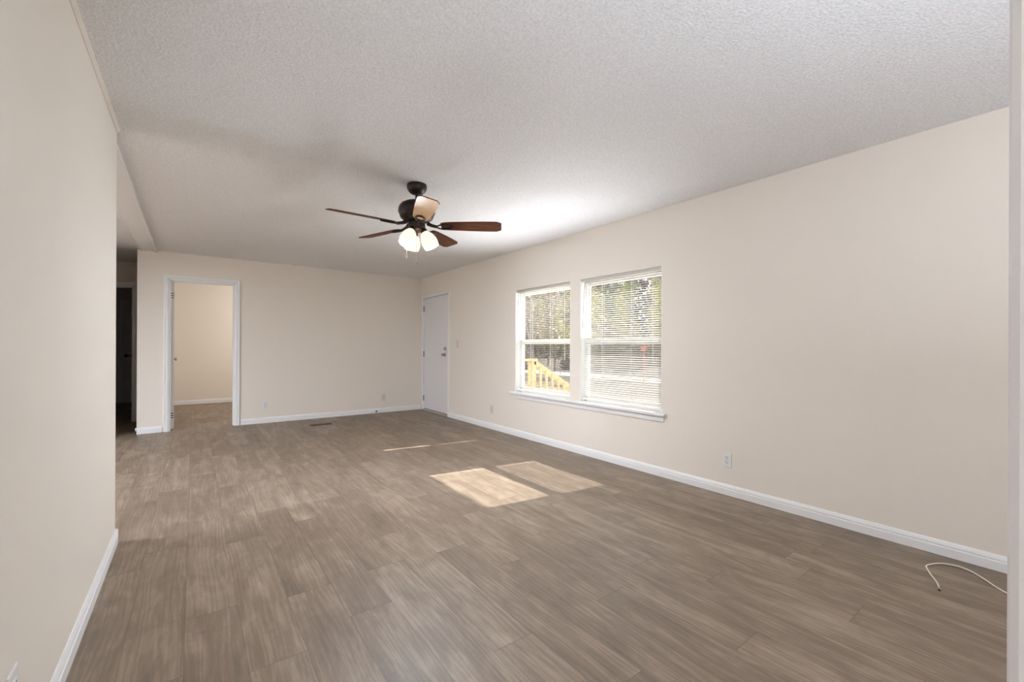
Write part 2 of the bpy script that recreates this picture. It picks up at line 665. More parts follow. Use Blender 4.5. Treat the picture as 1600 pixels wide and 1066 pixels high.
def baseboard(name, p0, p1, nrm, label, b=None, last=True):
    """profile BB swept from p0 to p1 along the floor; nrm points into the room"""
    b = b or MB()
    p0, p1, nrm = Vector((*p0, 0)), Vector((*p1, 0)), Vector((*nrm, 0))
    out = [nrm * d + Vector((0, 0, z)) for d, z in BB]
    b.prism(out, p0, p1)
    if last:
        return struct(b.build(name, M['trim']), label, 'baseboard')
    return b


baseboard('baseboard_right', (XR, -3.1), (XR, DY0 - 0.03), (-1, 0), 'long white baseboard under the windows on the right wall')
b = baseboard('', (XBL - 0.014, YB), (BX0 - 0.074, YB), (0, -1), '', last=False)
b = baseboard('', (XBL, YB + 0.3), (XBL, YB - 0.014), (-1, 0), '', b=b, last=False)
baseboard('baseboard_back', (BX1 + 0.074, YB), (XR, YB), (0, -1), 'white baseboard along the back wall on both sides of the bedroom doorway', b=b)
b = baseboard('', (XL, -3.0), (XL, YE + 0.014), (1, 0), '', last=False)
baseboard('baseboard_left', (XL + 0.014, YE), (XL - 0.174, YE), (0, 1), 'white baseboard along the near left wall', b=b)
baseboard('baseboard_bedroom', (XBL + 0.1, 10.65), (XR, 10.65), (0, -1), 'white baseboard seen through the bedroom doorway')
baseboard('baseboard_hall', (-4.5, FAR), (-1.19, FAR), (0, -1), 'dark baseboard on the end wall of the hall')


# ------------------------------------------------------------------ casings and doors
def casing_profile(w):
    return [(0, 0), (0, 0.009), (0.004, 0.011), (0.012, 0.012), (0.018, 0.016), (0.024, 0.016), (0.030, 0.012), (w - 0.016, 0.015), (w - 0.006, 0.016), (w, 0.013), (w, 0)]


def casing(b, xa, xb, ztop, y, w=0.062, sy=-1):
    """three casing boards round an opening in a wall of constant y; sy = side the face looks to"""
    prof = casing_profile(w)
    # legs
    for xe, s in ((xa, -1), (xb, 1)):
        A, B = [], []
        for d, t in prof:
            A.append(b.bm.verts.new((xe + s * d, y + sy * t, 0)))
            B.append(b.bm.verts.new((xe + s * d, y + sy * t, ztop + d)))
        n = len(A)
        b.bm.faces.new(A)
        b.bm.faces.new(B)
        for i in range(n):
            j = (i + 1) % n
            b.bm.faces.new((A[i], A[j], B[j], B[i]))
    A, B = [], []
    for d, t in prof:
        A.append(b.bm.verts.new((xa - d, y + sy * t, ztop + d)))
        B.append(b.bm.verts.new((xb + d, y + sy * t, ztop + d)))
    n = len(A)
    b.bm.faces.new(A)
    b.bm.faces.new(B)
    for i in range(n):
        j = (i + 1) % n
        b.bm.faces.new((A[i], A[j], B[j], B[i]))
    return b


def knob_mesh(b, base, axis, proj=0.062, r=0.026):
    b.lathe([(0.031, 0), (0.031, 0.004), (0.026, 0.009), (0.011, 0.012), (0.010, 0.026), (0.018, 0.032), (r, 0.042), (r, 0.050), (0.020, 0.059), (0, proj)],
            24, base, axis)
    return b


def interior_door(name, label, xa, xb, ztop, y, thick, hinge_x, leaf_w, swing, knob_side):
    """casing + jamb + open leaf. Leaf is built in local coords from its hinge."""
    root = empty(name, ((xa + xb) / 2, y, 0))
    struct(root, label, 'door')
    inv = Matrix.Translation(-root.location)

    def adopt(o):
        o.data.transform(inv)
        o.parent = root
        return o
    adopt(casing(MB(), xa, xb, ztop, y).build('casing', M['trim']))
    j = MB()
    j.box((xa - 0.001, y - 0.001, 0), (xa + 0.014, y + thick, ztop))
    j.box((xb - 0.014, y - 0.001, 0), (xb + 0.001, y + thick, ztop))
    j.box((xa, y - 0.001, ztop - 0.014), (xb, y + thick, ztop + 0.001))
    # stops
    j.box((xb - 0.024, y + 0.045, 0), (xb - 0.012, y + 0.08, ztop - 0.012))
    j.box((xa + 0.012, y + 0.035, ztop - 0.024), (xb - 0.012, y + 0.07, ztop - 0.012))
    adopt(j.build('jamb', M['trim']))
    leaf = MB().box((0, 0, 0.012), (0.035, leaf_w, ztop - 0.02), 0.0015).build('door_leaf', M['door'], root)
    leaf.location = (hinge_x - root.location.x, y + thick + 0.012 - root.location.y, 0)
    leaf.rotation_euler = (0, 0, swing)
    for kx, ax in ((0.035, 1), (0.0, -1)):
        if kx == 0.0 and knob_side == 1:
            pass
        knob_mesh(MB(), (kx, leaf_w - 0.065, 0.965), (ax, 0, 0)).build('knob', M['nickel'], leaf, smooth=True)
    for z in (ztop - 0.245, 0.165):
        hb = MB()
        for k in range(3):
            hb.box((-0.004, -0.0035, z + k * 0.030), (0.031, 0.004, z + 0.011 + k * 0.030), 0.001)
        hb.tube([(-0.004, -0.004, z - 0.008), (-0.004, -0.004, z + 0.079)], 0.0042, 8)
        hb.build('hinge', M['dark_hinge'], leaf)
    return root


interior_door('door_2', 'white cased bedroom doorway in the back wall, its leaf swung open inside', BX0, BX1, BZ1, YB, 0.10, -0.2485, 0.72, R(4.0), 1)
interior_door('door_3', 'dim hall doorway beyond the left wall with its leaf open at the right', -1.50, -0.735, 2.070, HY, 0.10, -0.752, 0.74, R(1.0), 0)

root = empty('door_4', (-0.79, FAR, 0))
struct(root, 'closed dark door with lever knob at the end of the hall', 'door')
o = casing(MB(), -1.165, -0.435, 2.055, FAR, w=0.03).build('casing', M['trim'])
o.data.transform(Matrix.Translation((0.79, -FAR, 0)))
o.parent = root
MB().box((-0.372, -0.004, 0.012), (0.352, 0.03, 2.055)).build('door_leaf', M['door'], root)
kb = knob_mesh(MB(), (-0.318, -0.004, 0.955), (0, -1, 0))
kb.tube([(-0.318, -0.05, 0.955), (-0.26, -0.054, 0.952), (-0.225, -0.05, 0.95)], 0.009, 8)
kb.build('knob', M['bronze'], root, smooth=True)

# near casing at the right edge of the view (photographer stands in this doorway)
b = MB()
pc = [(0, 0), (0, 0.013), (0.003, 0.017), (0.008, 0.0185), (0.060, 0.0185), (0.066, 0.0150), (0.072, 0.0145), (0.080, 0.0185), (0.100, 0.0195), (0.104, 0.015), (0.104, 0)]
b.prism([(0.422 + d, 0.012 + t, 0) for d, t in pc], (0, 0, 0), (0, 0, H - 0.002))
b.box((0.420, -0.085, 0), (0.437, 0.012, H - 0.002))
struct(b.build('trim_4', M['trim']), 'white door casing standing close to the camera at the right edge', 'trim')

# entry door
root = empty('door_1', (XR, (DY0 + DY1) / 2, 0))
struct(root, 'closed flat white entry door beside the back corner of the right wall', 'door')


def rel(b, name, material, smooth=False, par=None):
    o = b.build(name, material, smooth=smooth)
    o.data.transform(Matrix.Translation(-root.location))
    o.parent = par or root
    return o


jw = 0.036
b = MB()
b.box((XR - 0.012, DY0 - 0.020, 0), (XR + 0.13, DY0 + jw - 0.012, DZ1 + 0.012), 0.003)
b.box((XR - 0.012, DY1 - jw + 0.012, 0), (XR + 0.13, DY1 + 0.014, DZ1 + 0.012), 0.003)
b.box((XR - 0.012, DY0, DZ1 - 0.022), (XR + 0.13, DY1, DZ1 + 0.012), 0.003)
b.box((XR + 0.068, DY0 + 0.02, 0), (XR + 0.12, DY0 + 0.045, DZ1))
b.box((XR + 0.068, DY1 - 0.045, 0), (XR + 0.12, DY1 - 0.02, DZ1))
b.box((XR + 0.068, DY0 + 0.02, DZ1 - 0.05), (XR + 0.12, DY1 - 0.02, DZ1))
rel(b, 'door_frame', M['trim'])
leafd = rel(MB().box((XR + 0.022, DY0 + 0.028, 0.032), (XR + 0.066, DY1 - 0.028, DZ1 - 0.026), 0.002), 'door_leaf', M['door'])
b = MB().box((XR + 0.060, DY0 + 0.016, 0), (XR + 0.12, DY1 - 0.016, 0.060))  # added block and strip, stop sun leaking under the door
b.box((XR + 0.024, DY0 + 0.03, 0.018), (XR + 0.064, DY1 - 0.03, 0.036))
rel(b, 'door_gap_block', M['slot'])
rel(MB().box((XR - 0.020, DY0 + 0.016, 0), (XR + 0.14, DY1 - 0.016, 0.022), 0.004), 'threshold', M['sill_metal'])
b = knob_mesh(MB(), (XR + 0.022, 6.525, 1.035), (-1, 0, 0), 0.064, 0.027)
b.lathe([(0.0, 0), (0.036, 0), (0.036, 0.004), (0.0, 0.006)], 24, (XR + 0.022, 6.525, 1.035), (-1, 0, 0))
rel(b, 'knob', M['nickel'], True, leafd)
b = MB().lathe([(0.030, 0), (0.030, 0.010), (0.024, 0.016), (0, 0.017)], 24, (XR + 0.022, 6.505, 1.137), (-1, 0, 0))
b.box((XR - 0.016, 6.499, 1.120), (XR + 0.008, 6.511, 1.154), 0.003)
rel(b, 'deadbolt', M['nickel'], True, leafd)
rel(MB().lathe([(0.011, 0), (0.011, 0.004), (0.006, 0.006), (0, 0.003)], 16, (XR + 0.022, 6.905, 1.648), (-1, 0, 0)), 'peephole', M['nickel'], True, leafd)
for z in (0.219, 1.035, 1.868):
    b = MB().tube([(XR + 0.012, DY1 - 0.026, z - 0.052), (XR + 0.012, DY1 - 0.026, z + 0.052)], 0.008, 10)
    b.box((XR + 0.016, DY1 - 0.040, z - 0.05), (XR + 0.024, DY1 - 0.022, z + 0.05))
    rel(b, 'hinge', M['hinge'])


# ------------------------------------------------------------------ windows
def window(name, ya, yb, label):
    root = empty(name, (XR + 0.11, (ya + yb) / 2, WZ0))
    struct(root, label, 'window')
    T = Matrix.Translation(-root.location)

    def put(b, nm, m, par=None):
        o = b.build(nm, m)
        o.data.transform(T)
        o.parent = par or root
        return o
    xa, xb = XR + 0.080, XR + WT
    fw, fs = 0.022, 0.034
    b = MB()
    b.box((xa, ya, WZ0), (xb, ya + fw, WZ1), 0.002)
    b.box((xa, yb - fw, WZ0), (xb, yb, WZ1), 0.002)
    b.box((xa, ya, WZ1 - fs), (xb, yb, WZ1), 0.002)
    b.box((xa, ya, WZ0), (xb, yb, WZ0 + fs), 0.002)
    put(b, 'window_frame', M['vinyl'])
    b = MB()
    b.box((XR + 0.001, ya, WZ0), (xa, ya + 0.008, WZ1))
    b.box((XR + 0.001, yb - 0.008, WZ0), (xa, yb, WZ1))
    put(b, 'jamb_liner', M['vinyl'])
    zm = 1.236

    def sash(nm, za, zb, xs, xe, rail_lo, rail_hi):
        s = 0.020
        b = MB()
        b.box((xs, ya + fw, za), (xe, ya + fw + s, zb), 0.002)
        b.box((xs, yb - fw - s * 0.6, za), (xe, yb - fw, zb), 0.002)
        b.box((xs, ya + fw, za), (xe, yb - fw, za + rail_lo), 0.002)
        b.box((xs, ya + fw, zb - rail_hi), (xe, yb - fw, zb), 0.002)
        so = put(b, nm, M['vinyl'])
        xm = (xs + xe) / 2
        put(MB().box((xm - 0.002, ya + fw + s * 0.5, za + rail_lo * 0.5), (xm + 0.002, yb - fw - s * 0.5, zb - rail_hi * 0.5)), 'glass_pane', M['glass'], so)
        return so
    sash('upper_sash', zm - 0.030, WZ1 - fs, xa + 0.038, xa + 0.062, 0.050, 0.026)
    lo = sash('lower_sash', WZ0 + fs, zm + 0.030, xa + 0.006, xa + 0.034, 0.034, 0.056)
    # sash lock on the meeting rail
    b = MB()
    b.box((xa - 0.004, (ya + yb) / 2 - 0.03, zm + 0.020), (xa + 0.02, (ya + yb) / 2 + 0.03, zm + 0.036), 0.004)
    put(b, 'sash_lock', M['vinyl'], lo)
    put(MB().box((xb - 0.006, ya + fw, WZ0 + fs), (xb - 0.005, yb - fw, zm)), 'insect_screen', M['screen'])
    return root


window('window_1', *WIN[0], 'far white single-hung window, nearer the entry door, behind a blind')
window('window_2', *WIN[1], 'near white single-hung window, wider in view, behind a blind')

# stool and apron shared by the two windows
b = MB()
b.box((XR - 0.042, WIN[1][0] - 0.050, WZ0 - 0.024), (XR + 0.004, WIN[0][1] + 0.085, WZ0 + 0.001), 0.005)
for ya, yb in WIN:
    b.box((XR + 0.002, ya + 0.001, WZ0 - 0.02), (XR + 0.082, yb - 0.001, WZ0 + 0.001))
b.box((XR - 0.014, WIN[1][0] - 0.030, WZ0 - 0.078), (XR + 0.001, WIN[0][1] + 0.060, WZ0 - 0.024), 0.004)
struct(b.build('trim_5', M['trim']), 'white window stool and apron running under both windows', 'sill')


# ------------------------------------------------------------------ mini blinds
def blind(ya, yb, alpha, label):
    """inside-mounted 25 mm mini blind; alpha: slat tilt, inner edge down"""
    ym = (ya + yb) / 2
    xc = XR + 0.030
    root = empty('window_blind', (xc, ym, WZ1))
    tag(root, label, 'blind', 'white mini blinds in the windows')
    T = Matrix.Translation(-root.location)

    def put(b, nm, m, par=None, smooth=False):
        o = b.build(nm, m, smooth=smooth)
        o.data.transform(T)
        o.parent = par or root
        return o
    y0, y1 = ya + 0.014, yb - 0.014
    b = MB()
    b.box((xc - 0.016, y0, WZ1 - 0.030), (xc + 0.016, y1, WZ1 - 0.001), 0.002)
    put(b, 'headrail', M['slat'])
    b = MB()
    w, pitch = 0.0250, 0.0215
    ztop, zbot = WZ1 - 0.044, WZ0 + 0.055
    n = int((ztop - zbot) / pitch) + 1
    ys0, ys1 = ya + 0.016, yb - 0.056
    ca, sa = math.cos(alpha), math.sin(alpha)
    K = 4
    for i in range(n):
        z = ztop - i * pitch
        up, dn = [], []
        for k in range(K + 1):
            t = -0.5 + k / K                     # -0.5 room edge, +0.5 outer edge
            crown = 0.0026 * (1 - (2 * t) ** 2)
            lx, lz = t * w, crown
            px, pz = lx * ca - lz * sa, lx * sa + lz * ca
            up.append((xc + px, z + pz))
            dn.append((xc + px + 0.0004 * sa, z + pz - 0.0004 * ca))
        loop = up + dn[::-1]
        A = [b.bm.verts.new((x_, ys0, z_)) for x_, z_ in loop]
        B = [b.bm.verts.new((x_, ys1, z_)) for x_, z_ in loop]
        m_ = len(A)
        b.bm.faces.new(A)
        b.bm.faces.new(B[::-1])
        for q in range(m_):
            r_ = (q + 1) % m_
            b.bm.faces.new((A[q], B[q], B[r_], A[r_]))
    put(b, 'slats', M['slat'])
    zl = WZ0 + 0.024
    put(MB().box((xc - 0.012, y0, zl), (xc + 0.012, y1, zl + 0.014), 0.003), 'bottom_rail', M['rail'])
    for fy in (0.16, 0.5, 0.84) if False else (0.30, 0.66):
        yy = ya + (yb - ya) * (1 - fy)
        b = MB()
        for dx in (-0.0135, 0.0135):
            b.tube([(xc + dx, yy, zl + 0.01), (xc + dx, yy, WZ1 - 0.03)], 0.0011, 6)
        b.tube([(xc - 0.015, yy + 0.006, zl + 0.02), (xc - 0.015, yy + 0.006, WZ1 - 0.03)], 0.0013, 6)
        put(b, 'ladder_cord', M['cord'])
    # tilt wand at the far end
    yw = yb - 0.065
    b = MB().tube([(xc - 0.022, yw, WZ1 - 0.035), (xc - 0.030, yw + 0.012, WZ1 - 0.25), (xc - 0.033, yw + 0.022, WZ1 - 0.535)], 0.0036, 6)
    put(b, 'tilt_wand', M['wand'])
    # pull cord near the other end
    b = MB()
    yc = ya + 0.10
    b.tube([(xc - 0.019, yc, WZ1 - 0.03), (xc - 0.021, yc + 0.003, WZ1 - 0.5), (xc - 0.021, yc - 0.002, WZ1 - 0.86)], 0.0015, 6)
    b.tube([(xc - 0.019, yc + 0.012, WZ1 - 0.03), (xc - 0.021, yc + 0.006, WZ1 - 0.5), (xc - 0.021, yc + 0.002, WZ1 - 0.86)], 0.0015, 6)
    b.lathe([(0.002, 0.03), (0.006, 0.0), (0.0, 0.0)], 10, (xc - 0.021, yc, WZ1 - 0.89))
    put(b, 'pull_cord', M['cord'])
    return root


blind(*WIN[0], R(-4), 'white mini blind hanging in the window nearer the entry door')
blind(*WIN[1], R(27), 'white mini blind hanging in the window farther from the entry door')

# ------------------------------------------------------------------ ceiling fan
FAN = (1.403, 3.142, H)
fan = empty('ceiling_fan', FAN)
tag(fan, 'dark bronze five-blade ceiling fan with three lit white glass shades', 'ceiling fan')
VIEW = math.atan2(FAN[1], FAN[0])           # direction from camera to fan


def fpart(b, nm, m, par=None, smooth=True, angle=40):
    return b.build(nm, m, par or fan, smooth=smooth, angle=angle)


fpart(MB().lathe([(0, 0.0), (0.074, 0.0), (0.077, -0.006), (0.077, -0.024), (0.074, -0.038), (0.060, -0.060), (0.040, -0.073), (0.024, -0.077), (0, -0.078)], 40),
      'canopy', M['bronze'])
b = MB().lathe([(0, -0.07), (0.0125, -0.07), (0.0125, -0.150), (0, -0.150)], 20)
b.lathe([(0, -0.118), (0.022, -0.120), (0.030, -0.134), (0.034, -0.150), (0, -0.15)], 24)
fpart(b, 'downrod', M['bronze'])
fpart(MB().lathe([(0, -0.132), (0.050, -0.134), (0.092, -0.142), (0.122, -0.158), (0.138, -0.182), (0.143, -0.208), (0.140, -0.226), (0.131, -0.238), (0.131, -0.246), (0.124, -0.262), (0.100, -0.282), (0.074, -0.292), (0, -0.294)], 48),
      'motor_housing', M['bronze'])
fpart(MB().lathe([(0, -0.288), (0.058, -0.290), (0.066, -0.298), (0.066, -0.336), (0.060, -0.346), (0.044, -0.354), (0, -0.355)], 40),
      'switch_housing', M['bronze'])
fpart(MB().lathe([(0, -0.350), (0.050, -0.352), (0.046, -0.366), (0.022, -0.374), (0.012, -0.384), (0.012, -0.400), (0, -0.404)], 32),
      'light_fitter', M['antique'])

ZB = 2.118 - H
PITCH = R(13.0)
BASE_A = R(36.8)


def make_blade():
    # local: x outward, y = counter-clockwise side
    outl = []
    r0, r1 = 0.190, 0.665
    n = 14

    def halfw(t):
        return 0.056 + 0.018 * math.sin(min(1, t * 1.1) * PI / 2)
    top, bot = [], []
    for i in range(n + 1):
        t = i / n
        x = r0 + (r1 - r0) * t
        h = halfw(t)
        if t < 0.08:
            h *= 0.80 + 0.20 * math.sqrt(max(0, 1 - (1 - t / 0.08) ** 2))
        if x > r1 - 0.035:
            s = (x - (r1 - 0.035)) / 0.035
            h *= 0.70 + 0.30 * math.sqrt(max(0, 1 - s * s))
        top.append((x, h))
        bot.append((x, -h))
    outl = top + bot[::-1]
    b = MB()
    b.prism([(x, y, 0) for x, y in outl], (0, 0, -0.003), (0, 0, 0.003))
    es = [e for e in b.bm.edges if abs(e.verts[0].co.z - e.verts[1].co.z) < 1e-6]
    bmesh.ops.bevel(b.bm, geom=es, offset=0.0015, segments=1, affect='EDGES')
    return b


blade0 = None
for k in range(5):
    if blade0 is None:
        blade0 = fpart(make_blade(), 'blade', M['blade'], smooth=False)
        # blade iron: arm from the motor and an open oval loop screwed under the blade
        b = MB()
        b.tube([(0.085, 0, 0.020), (0.115, 0, 0.004), (0.145, 0, -0.004), (0.165, 0, -0.008)], [0.016, 0.013, 0.012, 0.012], 10)
        pts = []
        for i in range(25):
            a = 2 * PI * i / 24
            pts.append((0.222 + 0.062 * math.cos(a), 0.034 * math.sin(a), -0.008))
        b.tube(pts, 0.0062, 8, cap=False)
        for sx, sy in ((0.200, 0.030), (0.200, -0.030), (0.284, 0)):
            b.lathe([(0.009, 0.004), (0.009, -0.004), (0.006, -0.008), (0, -0.008)], 12, (sx, sy, -0.006))
        b.build('blade_iron', M['bronze'], blade0, smooth=True)
        bl = blade0
    else:
        bl = blade0.copy()
        COL.objects.link(bl)
        for ch in blade0.children:
            c2 = ch.copy()
            COL.objects.link(c2)
            c2.parent = bl
    a = BASE_A + k * 2 * PI / 5
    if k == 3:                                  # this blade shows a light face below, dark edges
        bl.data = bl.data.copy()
        bl.data.materials.append(M['tan_face'])
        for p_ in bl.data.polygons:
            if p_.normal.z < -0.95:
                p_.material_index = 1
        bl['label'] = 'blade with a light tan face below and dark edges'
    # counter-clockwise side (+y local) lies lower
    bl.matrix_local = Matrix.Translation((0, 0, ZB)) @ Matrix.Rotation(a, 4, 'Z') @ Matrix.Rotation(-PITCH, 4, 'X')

# light kit: three shades
view2 = Vector((FAN[0], FAN[1], 0)).normalized()       # away from camera
lat = Vector((view2.y, -view2.x, 0))                   # to the camera's right


def shade_prof():
    return [(0.020, 0.000), (0.024, 0.004), (0.034, 0.016), (0.046, 0.034), (0.056, 0.056), (0.0625, 0.080), (0.064, 0.100), (0.0615, 0.122), (0.058, 0.135)]


for th in (R(350), R(110), R(230)):
    d = lat * math.cos(th) + view2 * math.sin(th)
    tilt = R(27)
    axis = (d * math.sin(tilt) + Vector((0, 0, -1)) * math.cos(tilt)).normalized()
    neck = Vector((0, 0, -0.352)) + d * 0.058
    neck.z = -0.366
    P = shade_prof()
    inner = [(r_ - 0.003, h_) for r_, h_ in P][::-1]
    sh = fpart(MB().lathe(P + inner, 32, neck, axis), 'lamp_shade', M['frost'], angle=60)
    b = MB()
    b.lathe([(0, -0.030), (0.019, -0.028), (0.024, -0.016), (0.027, 0.006), (0.025, 0.012), (0, 0.012)], 24, neck, axis)
    b.tube([Vector((0, 0, -0.338)) + d * 0.028, Vector((0, 0, -0.342)) + d * 0.045, neck - axis * 0.022], [0.015, 0.015, 0.016], 12)
    b.build('socket_arm', M['bronze'], sh, smooth=True)
    MB().lathe([(0, 0.012), (0.013, 0.014), (0.015, 0.030), (0.024, 0.055), (0.028, 0.072), (0.024, 0.090), (0.012, 0.100), (0, 0.102)], 20, neck, axis).build('bulb', M['bulb'], sh, smooth=True)
    lamp('fan_bulb_light', neck + axis * 0.118, BULB_W, (0.91, 0.985, 1.10), 0.03, fan)

# pull chains
for off, z0, z1 in ((Vector((0, 0, 0)), -0.40, -0.620), (lat * -0.074 - view2 * 0.02, -0.35, -0.585)):
    b = MB()
    z = z0
    b.tube([off + Vector((0, 0, z0)), off + Vector((0, 0, z1 + 0.02))], 0.0011, 6)
    pc_ = b.build('pull_chain', M['bronze'], fan)
    MB().lathe([(0, 0.024), (0.0028, 0.022), (0.0045, 0.008), (0.0035, 0.0), (0, 0.0)], 10, off + Vector((0, 0, z1))).build('chain_pull', M['bronze'], pc_, smooth=True)


# ------------------------------------------------------------------ wall plates
def outlet_plate(loc, nrm, label, group='white duplex wall outlets', kind='duplex', material='plate'):
    """local: face looks to -Y, z up, origin at plate centre on the wall"""
    rz = math.atan2(nrm[0], -nrm[1])
    nm = {'duplex': 'wall_outlet', 'switch': 'light_switch', 'jack': 'wall_jack'}[kind]
    root = empty(nm, loc, rz)
    root.rotation_euler = (0, 0, math.atan2(nrm[1], nrm[0]) + PI / 2)
    tag(root, label, {'duplex': 'outlet', 'switch': 'light switch', 'jack': 'wall jack'}[kind], group)
    MB().box((-0.036, -0.006, -0.060), (0.036, 0.0, 0.060), 0.003).build('cover_plate', M[material], root)
    if kind == 'duplex':
        for z in (0.020, -0.020):
            rc = MB().box((-0.0165, -0.0085, z - 0.0145), (0.0165, -0.004, z + 0.0145), 0.003).build('receptacle', M[material], root)
            b = MB()
            b.box((-0.0085, -0.0090, z - 0.002), (-0.0055, -0.0080, z + 0.0085))
            b.box((0.0055, -0.0090, z - 0.001), (0.0085, -0.0080, z + 0.0075))
            b.lathe([(0.0032, 0), (0.0032, 0.001), (0, 0.001)], 10, (0, -0.0080, z - 0.0085), (0, -1, 0))
            b.build('slots', M['slot'], rc)
        MB().lathe([(0.0035, 0), (0.0035, 0.0015), (0, 0.002)], 10, (0, -0.006, 0), (0, -1, 0)).build('screw', M['nickel'], root)
    elif kind == 'switch':
        MB().box((-0.0165, -0.0095, -0.033), (0.0165, -0.004, 0.033), 0.003, rot=Matrix.Rotation(R(4), 3, 'X')).build('rocker', M[material], root)
        for z in (0.048, -0.048):
            MB().lathe([(0.0030, 0), (0.0030, 0.0015), (0, 0.002)], 10, (0, -0.006, z), (0, -1, 0)).build('screw', M[material], root)
    else:
        b = MB().lathe([(0.0075, 0), (0.0075, 0.004), (0.0048, 0.005), (0.0048, 0.012), (0, 0.012)], 14, (0, -0.006, 0), (0, -1, 0))
        b.build('connector', M['nickel'], root, smooth=True)
        for z in (0.030, -0.030):
            MB().lathe([(0.0030, 0), (0.0030, 0.0015), (0, 0.002)], 10, (0, -0.006, z), (0, -1, 0)).build('screw', M[material], root)
    return root


outlet_plate((0.876, YB, 0.277), (0, -1), 'white outlet on the back wall just right of the bedroom doorway')
outlet_plate((2.710, YB, 0.265), (0, -1), 'almond wall jack on the back wall near the entry door corner', None, 'jack', 'ivory')
outlet_plate((XR, 6.050, 1.212), (-1, 0), 'almond light switch on the wall right of the entry door', None, 'switch', 'ivory')
outlet_plate((XR, 5.058, 0.279), (-1, 0), 'small outlet low on the wall between entry door and windows', 'white duplex wall outlets', 'duplex', 'ivory')
outlet_plate((XR, 1.706, 0.279), (-1, 0), 'white outlet low on the right wall, right of the windows')
outlet_plate((XL, 1.616, 0.288), (1, 0), 'white outlet cut by the bottom left corner, on the left wall')

# door stop on the back baseboard
root = empty('door_stop', (2.563, YB - 0.013, 0.036))
tag(root, 'small black-tipped door stop on the back baseboard', 'door stop')
MB().lathe([(0.013, 0), (0.013, 0.004), (0.006, 0.007), (0.006, 0.045), (0, 0.045)], 16, (0, 0, 0), (0, -1, 0)).build('rod', M['plate'], root, smooth=True)
MB().lathe([(0.0, 0.040), (0.013, 0.040), (0.015, 0.050), (0.013, 0.062), (0, 0.064)], 16, (0, 0, 0), (0, -1, 0)).build('tip', M['black'], root, smooth=True)

# floor register
root = empty('floor_register', (1.530, 6.812, 0))
tag(root, 'dark brown metal floor register in front of the back wall', 'floor vent')
b = MB()
hw, hd, fr = 0.148, 0.056, 0.012
b.box((-hw, -hd, 0.0), (hw, -hd + fr, 0.006), 0.002)
b.box((-hw, hd - fr, 0.0), (hw, hd, 0.006), 0.002)
b.box((-hw, -hd, 0.0), (-hw + fr, hd, 0.006), 0.002)
b.box((hw - fr, -hd, 0.0), (hw, hd, 0.006), 0.002)
b.build('rim', M['brown'], root)
MB().box((-hw + 0.005, -hd + 0.005, 0.0002), (hw - 0.005, hd - 0.005, 0.0015)).build('well', M['slot'], root)
b = MB()
for i in range(22):
    x = -hw + fr + 0.006 + i * (2 * hw - 2 * fr - 0.012) / 21
    b.box((x - 0.0022, -hd + fr - 0.002, 0.0012), (x + 0.0022, hd - fr + 0.002, 0.0050))
b.box((-hw + fr, -0.004, 0.001), (hw - fr, 0.004, 0.0052))
b.build('louvers', M['brown'], root)

# coax cable on the floor
root = empty('coaxial_cable', (3.05, 0.42, 0))
tag(root, 'cream coaxial cable lying on the floor by the right edge', 'cable')
raw = [(2.915, 0.424), (2.955, 0.433), (2.995, 0.447), (3.055, 0.474), (3.105, 0.493), (3.140, 0.505), (3.165, 0.508), (3.196, 0.500), (3.245, 0.479), (3.276, 0.448),
       (3.292, 0.402), (3.268, 0.350), (3.212, 0.300), (3.160, 0.262), (3.122, 0.225), (3.105, 0.185), (3.120, 0.130), (3.18, 0.080), (3.28, 0.060), (3.36, 0.055)]


def smooth_path(pts, n=6):
    out = []
    P = [pts[0]] + pts + [pts[-1]]
    for i in range(1, len(P) - 2):
        for k in range(n):
            t = k / n
            q = []
            for c in range(len(pts[0])):
                p0, p1, p2, p3 = P[i - 1][c], P[i][c], P[i + 1][c], P[i + 2][c]
                q.append(0.5 * (2 * p1 + (p2 - p0) * t + (2 * p0 - 5 * p1 + 4 * p2 - p3) * t * t + (-p0 + 3 * p1 - 3 * p2 + p3) * t ** 3))
            out.append(tuple(q))
    out.append(pts[-1])
    return out


zz = lambda i, n: 0.0042
path = [(x - 3.05, y - 0.42, 0.0042) for x, y in smooth_path(raw)]
MB().tube(path, 0.0038, 10).build('jacket', M['coax'], root, smooth=True)
d = (Vector(path[0]) - Vector(path[3])).normalized()
p0 = Vector(path[0])
b = MB().lathe([(0, -0.004), (0.0045, -0.004), (0.0045, 0.010), (0.0060, 0.011), (0.0060, 0.022), (0.0040, 0.023), (0, 0.023)], 14, p0 + Vector((0, 0, 0.0016)), d)
b.build('connector', M['nickel'], root, smooth=True)
MB().lathe([(0.0046, 0.0225), (0.0046, 0.0245), (0.0008, 0.0245), (0.0008, 0.034), (0, 0.034)], 12, p0 + Vector((0, 0, 0.0016)), d).build('connector_tip', M['black'], root)

# ------------------------------------------------------------------ lamps added out of view for fill light
def fill_dome(loc, watt, label, color=(0.91, 0.99, 1.13)):  # added unseen ceiling lamp that fills a room with light
    root = empty('added_fill_dome', loc)
    tag(root, label, 'added light')
    MB().lathe([(0, 0), (0.16, 0), (0.165, -0.012), (0.15, -0.022), (0, -0.022)], 32).build('base', M['bronze'], root, smooth=True)
    MB().lathe([(0.148, -0.022), (0.140, -0.050), (0.105, -0.078), (0.05, -0.094), (0, -0.098)], 32).build('glass_dome', M['frost'], root, smooth=True)
    lamp('fill_dome_source', (0, 0, -0.16), watt, color, 0.10, root)
    return root


fill_dome((1.9, 9.1, H), BED_W, 'round ceiling light added out of view to brighten the bedroom', (1.0, 0.98, 0.96))
fill_dome((0.02, -2.3, H), FOYER_W, 'round ceiling light added behind the camera as fill')

